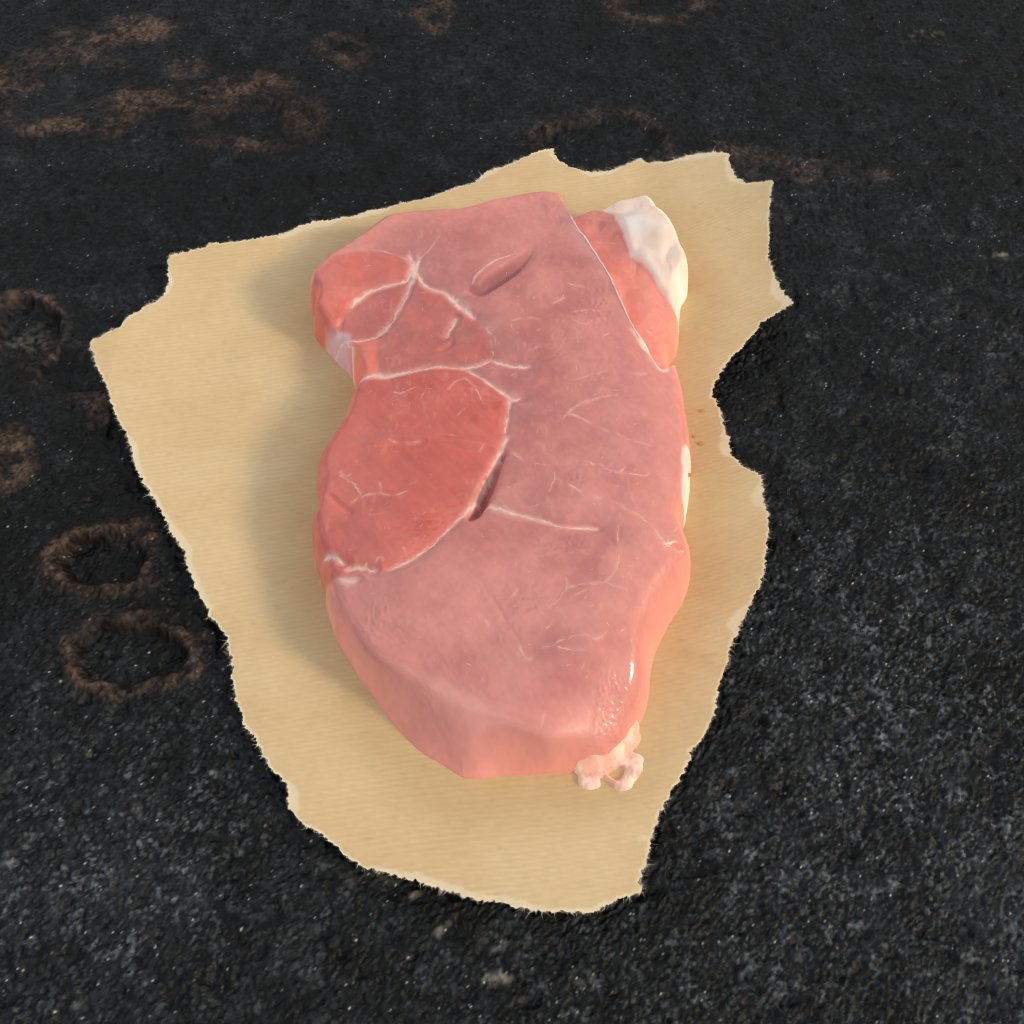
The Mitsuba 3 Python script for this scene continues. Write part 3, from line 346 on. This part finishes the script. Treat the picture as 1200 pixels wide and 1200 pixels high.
seam_pts = np.vstack([dense(q) for q in SEAMS])
ds = cKDTree(seam_pts[:, :2]).query(Q)[0].reshape(X.shape)
bulge = 1.1 * (1 - np.exp(-(ds / 7.0) ** 1.3)) - 0.55 * np.exp(-(ds / 1.1) ** 2)
top = Hm + bulge * (1 - flap) - 0.6
top = top + 1.5 * (fbm2(X, Y, 26, 2, 84) - 0.5) + 0.5 * (fbm2(X, Y, 7, 2, 85) - 0.5)
lf = 0.8 * np.exp(-((sm(0, 1, masks['fat_cap'][1]) - 0.5) / 0.22) ** 2)
topf = Hf + 1.4 * sm(0.3, 0.9, ndimage.gaussian_filter(masks['fat_cap'][0].astype(float), 5)) - 0.5 * lf + 1.2 * (fbm2(X, Y, 9, 3, 86) - 0.5) + 4.2 * (np.abs(fbm2(X, Y, 13, 2, 91) - 0.5) * 2 - 0.3)
top = top * (1 - flap) + topf * flap
def groove(line, sharp=1.0):
    c = dense(line, 0.2)
    d, k = cKDTree(c[:, :2]).query(Q)
    wd = c[k, 2] / 10.0
    return (wd * np.exp(-(d / (0.35 + 0.45 * np.abs(wd) * sharp)) ** 2)).reshape(X.shape)
for k, line in CREASES.items():
    top = top - groove(line) * (2.2 if k == 'gap' else 1.3)
# the ledge across the oval muscle: a shallow step, lower on the near side
c = dense(LEDGE, 0.3); d, k = cKDTree(c[:, :2]).query(Q)
tg = np.gradient(c[:, :2], axis=0); nn = np.stack([-tg[:, 1], tg[:, 0]], 1); nn /= np.linalg.norm(nn, axis=1, keepdims=True)
sgn = ((Q - c[k, :2]) * nn[k]).sum(1)
top = top + 0.17 * (c[k, 2] * np.tanh(sgn / 0.5) * np.exp(-(d / 5.5) ** 2)).reshape(X.shape)
# the pocket cut into the top of the main muscle, steep on its upper-left lip
pk = dense(POCKET, 0.3); d, k = cKDTree(pk).query(Q)
tg = np.gradient(pk, axis=0); nn = np.stack([-tg[:, 1], tg[:, 0]], 1); nn /= np.linalg.norm(nn, axis=1, keepdims=True) + 1e-9
side_ = ((Q - pk[k]) * nn[k]).sum(1)
t_ = k / len(pk); envelope = np.sin(np.pi * np.clip(t_ * 0.9 + 0.08, 0, 1)) ** 0.7
pd = d
lw = 5.2 * np.clip(envelope, 0.35, 1)
pprof = np.where(side_ < 0, np.exp(-(d / 1.1) ** 1.7), np.clip(1 - d / lw, 0, 1) ** 0.9)
top = top - (2.3 * envelope * pprof).reshape(X.shape) + (0.0 * envelope * np.exp(-((side_ - 1.6) / 1.2) ** 2) * (d < 8)).reshape(X.shape)
# inner folds
top = top - 1.3 * ndimage.gaussian_filter(masks['fold_muscle'][0].astype(float), 5) - 0.8 * ndimage.gaussian_filter(masks['middle_muscle'][0].astype(float), 9)

t = np.clip(sd / W, 0, 1)
prof = (1 - (1 - t) ** 2.8) ** 0.62
along, across = X * 0.55 - Y * 0.83, X * 0.80 + Y * 0.60
H0 = top * prof
# the bevelled near flank: a sloping cut that falls away below the shoulder line
sh = ndimage.gaussian_filter1d(dense(SHOULDER, 0.3), 12, axis=0, mode='nearest')
d, k = cKDTree(sh).query(Q)
tg = np.gradient(sh, axis=0); nn = np.stack([tg[:, 1], -tg[:, 0]], 1); nn /= np.linalg.norm(nn, axis=1, keepdims=True)
ss = ((Q - sh[k]) * nn[k]).sum(1).reshape(X.shape)
streaks = n2(across, along, 5.0, 60, 87) - 0.5
bevel = Hm + 0.4 - (0.84 + 0.2 * (n2(X, Y, 20, seed=90) - 0.5)) * ss + 1.5 * streaks * sm(0, 6, ss)
f_ = np.clip(ss, 0, None) / np.maximum(np.clip(ss, 0, None) + np.clip(sd, 0, None), 1e-3)
down = (Hm + 0.4) * (1 - f_ ** 1.25) + 1.5 * streaks * sm(0, 0.3, f_) * sm(1, 0.8, f_) + 0.5 * (n2(across, along, 2.2, 40, 92) - 0.5) * sm(0, 0.3, f_) * sm(1, 0.8, f_)
bevel = np.where(ss > 0, down, np.where(ss > -12, bevel, 40))
bevel = ndimage.gaussian_filter(bevel, 3.5)
kk = 2.2
mixh = np.clip(0.5 + 0.5 * (bevel - H0) / kk, 0, 1)
H1 = bevel * (1 - mixh) + H0 * mixh - kk * mixh * (1 - mixh)
wide = sm(-0.5, 2.5, ss) * (sd > 0)
H = BASE + np.where(sd > 0, H1, sd * 2.0)
H = ndimage.gaussian_filter(H, 0.8)
keep = sd > -1.4

# --- colours of the cut faces
lo, hi = fbm2(X, Y, 18, 3, 101), fbm2(X, Y, 4, 3, 102)
pale_pink, mauve, salmon = lin(221, 145, 137), lin(203, 128, 126), lin(232, 151, 142)
red, deep, cream, white = lin(220, 116, 105), lin(203, 98, 89), lin(246, 222, 204), lin(242, 232, 230)
col = mix(mix(pale_pink, mauve, sm(0.32, 0.58, lo)), pale_pink * 1.05, 0.4 * sm(0.45, 0.7, hi))
rimness = sm(1.05, 0.25, t)
thin_edge = sm(19, 4, sd)
col = mix(col, lin(253, 190, 180) * (0.84 + 0.32 * n2(across, along, 5, 60, 87))[..., None], 0.85 * sm(-3.0, 1.5, ss) * (sd > 0))  # pale streaked flank, painted lighter still for the light falling on it
col = mix(col, salmon, np.clip(0.95 * thin_edge * sm(0.2, 0.5, lo + 0.15), 0, 0.9))  # translucent glow of the thin edges painted in as salmon
def paint(name, c, amount=1.0):
    global col
    col = mix(col, c, masks[name][1] * amount)
streak = n2(X * 0.8 + Y * 0.6, X * -0.6 + Y * 0.8, 1.1, 9, 104)
paint('oval_muscle', mix(mix(red, deep, sm(0.4, 0.62, lo)), red * 1.12, 0.5 * streak), 0.95)
paint('lobe_muscle', mix(red, pale_pink, 0.35 * sm(0.35, 0.65, lo)), 0.95)
paint('fold_muscle', mix(lin(206, 118, 110), lin(190, 104, 99), sm(0.4, 0.6, lo)), 0.95)
paint('middle_muscle', mix(lin(210, 117, 108), lin(196, 112, 105), sm(0.4, 0.6, hi)), 0.95)
paint('edge_muscle', lin(238, 128, 112), 0.95)
paint('flap_muscle', mix(mix(lin(226, 150, 140), lin(212, 132, 126), sm(0.35, 0.65, hi)), lin(240, 152, 138), sm(95, 70, Y)), 0.98)  # far half kept darker, the shadow cast on it put into the colour
paint('silver_skin', mix(lin(224, 184, 198), lin(246, 218, 216), sm(0.3, 0.7, n2(X, Y, 2.4, 5, 105))), 0.9)
paint('edge_fat', mix(cream, white, hi), 0.95)
paint('fat_cap', mix(mix(lin(252, 242, 236), lin(252, 228, 212), sm(0.38, 0.62, fbm2(X, Y, 9, 3, 135))), lin(250, 246, 245), 0.5 * sm(0.4, 0.7, hi)), 0.99)
# the fat lines' pale margins soak a little into the lean
sw = seam_pts[cKDTree(seam_pts[:, :2]).query(Q)[1], 2].reshape(X.shape) * 0.245
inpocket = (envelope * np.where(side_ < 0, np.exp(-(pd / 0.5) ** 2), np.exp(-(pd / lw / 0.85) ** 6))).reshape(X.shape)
col = mix(col, lin(160, 88, 94), 0.85 * inpocket)  # shade inside the pocket painted into its colour
col = mix(col, lin(150, 60, 62), 0.8 * np.clip(groove(CREASES['gap']) * 0.8, 0, 1))  # crevice shade painted as dark red down the gap
rimd = cKDTree(dense(RIM)[:, :2]).query(Q)[0].reshape(X.shape)
col = mix(col, lin(206, 164, 164), 0.55 * np.exp(-(rimd / 3.2) ** 2) * (1 - flap) * sm(55, 75, Y))
mline = np.vstack([dense(q) for q in MARBLING])
md, mk = cKDTree(mline[:, :2]).query(Q)
col = mix(col, lin(238, 178, 168), (0.5 * np.exp(-(md / (0.08 * mline[mk, 2] + 0.20)) ** 2)).reshape(X.shape) * (0.25 + 0.75 * sm(0.35, 0.65, n2(X, Y, 1.8, seed=109))))
td = cKDTree(dense(SEAMS[15])[:, :2] + [0.6, 0]).query(Q)[0].reshape(X.shape)
col = mix(col, lin(248, 226, 216), 0.95 * sm(2.4, 1.0, td + 1.6 * (fbm2(X, Y, 2.0, 3, 110) - 0.5)))
red_d = np.hypot(X - RED_SPOT[0], Y - RED_SPOT[1]) + 0.8 * (fbm2(X, Y, 1.5, 2, 136) - 0.5)
col = mix(col, lin(232, 72, 84), 0.85 * sm(1.9, 0.9, red_d))
fade = sm(0.25, 0.6, n2(X, Y, 2.2, seed=108))
col = mix(col, lin(240, 194, 184), 0.7 * np.exp(-(ds / (0.45 * sw + 0.4)) ** 2) * (1 - flap) * (0.4 + 0.6 * fade))
col = mix(col, lin(226, 160, 150), 0.30 * sm(0.62, 0.8, n2(X, Y, 0.9, 2.2, 106)) * sm(0.4, 0.65, fbm2(X, Y, 8, 2, 107)))

V = np.stack([X, Y, H], -1).reshape(-1, 3)
F = grid_faces(*X.shape)
F = F[keep.ravel()[F].all(1)]
N = normals_of(V, F)
lab = np.zeros(X.shape, int)
names = ['main_muscle', 'oval_muscle', 'lobe_muscle', 'fold_muscle', 'middle_muscle', 'edge_muscle', 'silver_skin', 'edge_fat', 'flap_muscle', 'fat_cap']
for i, nme in enumerate(names[1:], 1):
    lab[masks[nme][0]] = i
fl = lab.ravel()[F[:, 0]]
grainy = 0.5 * n2(X, Y, 1.1, seed=111) + 0.5 * n2(X * 0.8 + Y * 0.6, X * -0.6 + Y * 0.8, 0.7, 3.0, 112)
blot = fbm2(X, Y, 5, 3, 113)
col = col * (1 + (0.16 * (grainy - 0.5) + 0.22 * (blot - 0.5)) * (1 - masks['fat_cap'][1]))[..., None]
col = mix(col, lin(176, 98, 98), 0.3 * sm(0.55, 0.75, fbm2(X, Y, 10, 3, 114)) * (1 - masks['fat_cap'][1]) * sm(3, 8, sd) * (1 - wide))
colv = np.clip(col.reshape(-1, 3), 0, 0.95)
def cut(faces):
    u, inv = np.unique(faces, return_inverse=True)
    return u, inv.reshape(-1, 3)
part_label = {'main_muscle': None, 'oval_muscle': 'redder oval muscle at the left', 'lobe_muscle': 'rounded red lobe at the upper left', 'silver_skin': 'purplish white membrane on the left rim',
              'fat_cap': 'thick white fat at the upper right corner', 'flap_muscle': 'pink strip between the membrane and the white fat', 'edge_fat': 'white fat on the right rim'}
for i, nme in enumerate(names):
    u, f = cut(F[fl == i])
    key = f'pork_steak__{nme}'
    scene[key] = shape(V[u], f, 'fat' if nme in ('fat_cap', 'edge_fat', 'silver_skin') else 'meat', N[u], colv[u])
    if part_label.get(nme): labels[key] = {'label': part_label[nme]}
thing('pork_steak', 'thick slice of raw pink pork with white fat, on the torn paper', 'meat')

def surf(arr, x, y):
    return ndimage.map_coordinates(arr, [(y - y0) / STEP, (x - x0) / STEP], order=1, mode='nearest')

MMPX = 0.245
def ribbon(line, height, seed, rgh=0.35, c_in=None, soft=0.6, wscale=1.15, wob=1.0):
    """A strand of fat or painted glint lying in the surface, a little proud of it, with an uneven edge."""
    c = dense(line, 0.22)
    if len(c) < 3: return None
    tg = np.gradient(c[:, :2], axis=0); nn = np.stack([-tg[:, 1], tg[:, 0]], 1); nn /= np.linalg.norm(nn, axis=1, keepdims=True) + 1e-9
    s = np.arange(len(c)) * 0.22
    z_ = s * 0
    off = 0.5 * (n2(s, z_, 2.2, 1, seed) - 0.5) * 1.2 + 0.5 * (n2(s, z_, 0.9, 1, seed + 5) - 0.5)
    hw = 0.5 * c[:, 2] * MMPX * wscale
    hl, hr = hw * (0.65 + 0.7 * n2(s, z_, 3.5, 1, seed + 8)) * (1 + rgh * 2.4 * (n2(s, z_, 0.8, 1, seed + 1) - 0.5)), hw * (0.65 + 0.7 * n2(s, z_, 3.5, 1, seed + 9)) * (1 + rgh * 2.4 * (n2(s, z_, 0.8, 1, seed + 2) - 0.5))
    taper = np.clip(np.minimum(s, s[-1] - s) / 1.0, 0.12, 1) ** 0.6
    u = np.linspace(-1, 1, 9)
    P = c[:, None, :2] + nn[:, None] * (wob * off[:, None] + np.where(u < 0, u * (hl * taper)[:, None], u * (hr * taper)[:, None]))[..., None]
    hh = height * taper * (0.7 + 0.6 * n2(s, z_, 1.5, 1, seed + 3))
    z = surf(H, P[..., 0], P[..., 1]) + hh[:, None] * (1 - np.abs(u) ** 2.2) - 0.04 * np.abs(u) ** 4
    v = np.concatenate([P, z[..., None]], -1).reshape(-1, 3)
    f = grid_faces(len(c), 9)[:, ::-1]
    under = surf_color(P)
    cc = mix(np.broadcast_to(c_in, under.shape), under, np.clip(np.abs(u) ** 1.15 * 1.0 + soft * n2(P[..., 0], P[..., 1], 1.4, seed=seed + 4) - 0.1, 0, 1))
    nrm = normals_of(v, f)
    if nrm[:, 2].mean() < 0: f = f[:, ::-1]; nrm = -nrm
    return v, f, nrm, cc.reshape(-1, 3)
def surf_color(P):
    return np.stack([surf(col[..., k], P[..., 0], P[..., 1]) for k in range(3)], -1)
seam_c = lin(248, 220, 211)
for i, line in enumerate(SEAMS):
    r = ribbon(line, 0.05, 300 + 11 * i, 0.75, seam_c, soft=0.75, wscale=1.1)
    scene[numbered('pork_steak__fat_seam_or_glint')] = shape(*r[:2], 'fat', r[2], r[3])
r = ribbon(RIM, 0.22, 777, 0.1, lin(240, 216, 210), wob=0.25)
scene['pork_steak__membrane'] = shape(*r[:2], 'fat', r[2], r[3])
labels['pork_steak__membrane'] = {'label': 'thin white membrane along the upper right edge'}
r = ribbon(POCKET_RIM, 0.20, 801, 0.1, lin(236, 206, 210), wob=0.2)  # highlight along the pocket lip, painted as a pale strip
scene[numbered('pork_steak__fat_seam_or_glint')] = shape(*r[:2], 'fat', r[2], r[3])
fine = [ribbon(l, 0.035, 900 + 7 * i, 0.6, lin(244, 192, 180), soft=1.3, wscale=0.85) for i, l in enumerate(MARBLING + FLAP_VEINS)]
# the many little flecks of fat and fibre ends in the cut face, doubling as painted glints
for q in range(420):
    while True:
        px, py = rng.uniform(x0 + 6, x1 - 6), rng.uniform(y0 + 8, y1 - 6)
        if surf(sd, np.array([px]), np.array([py]))[0] > 6 and surf(masks['fat_cap'][1], np.array([px]), np.array([py]))[0] < 0.1 and n2(np.array([px]), np.array([py]), 14, seed=120)[0] > rng.uniform(0.2, 0.8): break
    L, an = rng.gamma(1.3, 0.42) + 0.25, rng.normal(0.6, 0.7)
    pl = [(px, py, 1.0), (px + L * math.cos(an) * 0.5, py + L * math.sin(an) * 0.5 + rng.normal(0, 0.2), rng.uniform(1.2, 2.6)), (px + L * math.cos(an), py + L * math.sin(an), 1.0)]
    fine.append(ribbon(pl, 0.05, 2000 + q * 3, 0.6, lin(248, 200, 190), soft=0.9))
fine = [q for q in fine if q is not None]
offs = np.cumsum([0] + [len(q[0]) for q in fine])
scene['pork_steak__marbling'] = shape(np.vstack([q[0] for q in fine]), np.vstack([q[1] + o for q, o in zip(fine, offs)]), 'fat', np.vstack([q[2] for q in fine]), np.vstack([q[3] for q in fine]))
labels['pork_steak__marbling'] = {'label': 'fine pale marbling lines, and fat flecks doubling as painted glints, across the cut face', 'kind': 'stuff'}

# the ragged scrap of fat hanging out at the near right corner
pg = np.array(SCRAP)
fx, fy = np.meshgrid(np.arange(pg[:, 0].min() - 2, pg[:, 0].max() + 2, 0.16), np.arange(pg[:, 1].min() - 2, pg[:, 1].max() + 2, 0.16))
wx, wy = fx + 1.5 * (fbm2(fx, fy, 1.8, 3, 131) - 0.5), fy + 1.5 * (fbm2(fx, fy, 1.8, 3, 132) - 0.5)
def inside_d(p):
    m = shapely.contains_xy(Polygon(dense(list(p) + [p[0]], 0.15)).buffer(0), wx.ravel(), wy.ravel()).reshape(fx.shape)
    return (ndimage.distance_transform_edt(m) - ndimage.distance_transform_edt(~m)) * 0.16
fd = ndimage.gaussian_filter(inside_d(SCRAP), 1.2) + 0.35
hd = ndimage.gaussian_filter(inside_d(HOLLOW), 1.2)
under = np.minimum(np.maximum(surf(H, fx, fy), 1.75), 6.5)
under = ndimage.gaussian_filter(under, 4)
body = np.sqrt(np.clip(1 - (1 - np.clip(fd / 1.7, 0, 1)) ** 2, 0, 1)) * (0.35 + 1.7 * fbm2(fx, fy, 2.2, 3, 133))
body = body - 1.9 * sm(-0.5, 1.0, hd) * (fd > 0)
fz = under + np.where(fd > 0, body, fd * 2)
fv = np.stack([fx, fy, fz], -1).reshape(-1, 3)
ff = grid_faces(*fx.shape); ff = ff[(fd > -0.5).ravel()[ff].all(1)]
fc = mix(mix(lin(240, 186, 168), lin(250, 222, 206), sm(0.35, 0.62, fbm2(fx, fy, 2.5, 3, 134))), lin(232, 160, 140), 0.75 * sm(-0.6, 0.8, hd))  # fat tones, with a peach shadow painted into the hollow
u, f_ = cut(ff)
scene['pork_steak__fat_scrap'] = shape(fv[u], f_, 'fat', normals_of(fv, ff)[u], fc.reshape(-1, 3)[u])
labels['pork_steak__fat_scrap'] = {'label': 'ragged scrap of pale fat at the near right corner'}
# the small orange fleck stuck to the fat of the right rim
def crumb(c, z, r, seed, col_, flat=0.6):
    s = trimesh.creation.icosphere(3, 1.0)
    v = s.vertices * np.array([r, r * 0.62, r * flat]) * (0.75 + 0.6 * meshkit.fbm(s.vertices * 1.7 + seed, 3, seed=seed))[:, None]
    v = v + np.array([c[0], c[1], z + r * flat * 0.35])
    return shape(v, np.array(s.faces), 'fat', normals_of(v, s.faces), np.tile(col_, (len(v), 1)))
dz = surf(H, np.array([DOT[0]]), np.array([DOT[1]]))[0]
scene['spice_fleck'] = crumb(DOT, dz, 0.75, 4, lin(226, 110, 40))
thing('spice_fleck', 'tiny orange fleck stuck to the white fat on the right rim of the meat', 'crumb')
for i, (cxy, rr) in enumerate(zip(CRUMBS, (0.85, 0.7, 1.0))):
    key = numbered('paper_crumb')
    scene[key] = crumb(cxy, float(paper_height(np.array([cxy[0]]), np.array([cxy[1]]))[0]) + 0.15, rr, 11 + i, lin(204, 150, 104), 0.35)
    thing(key, ['brown crumb on the paper nearest the notch in its right edge', 'smallest brown crumb on the paper, left of its neighbour', 'largest brown crumb on the paper right of the meat, lowest of three'][i], 'crumb', 'brown crumbs on the paper right of the meat')
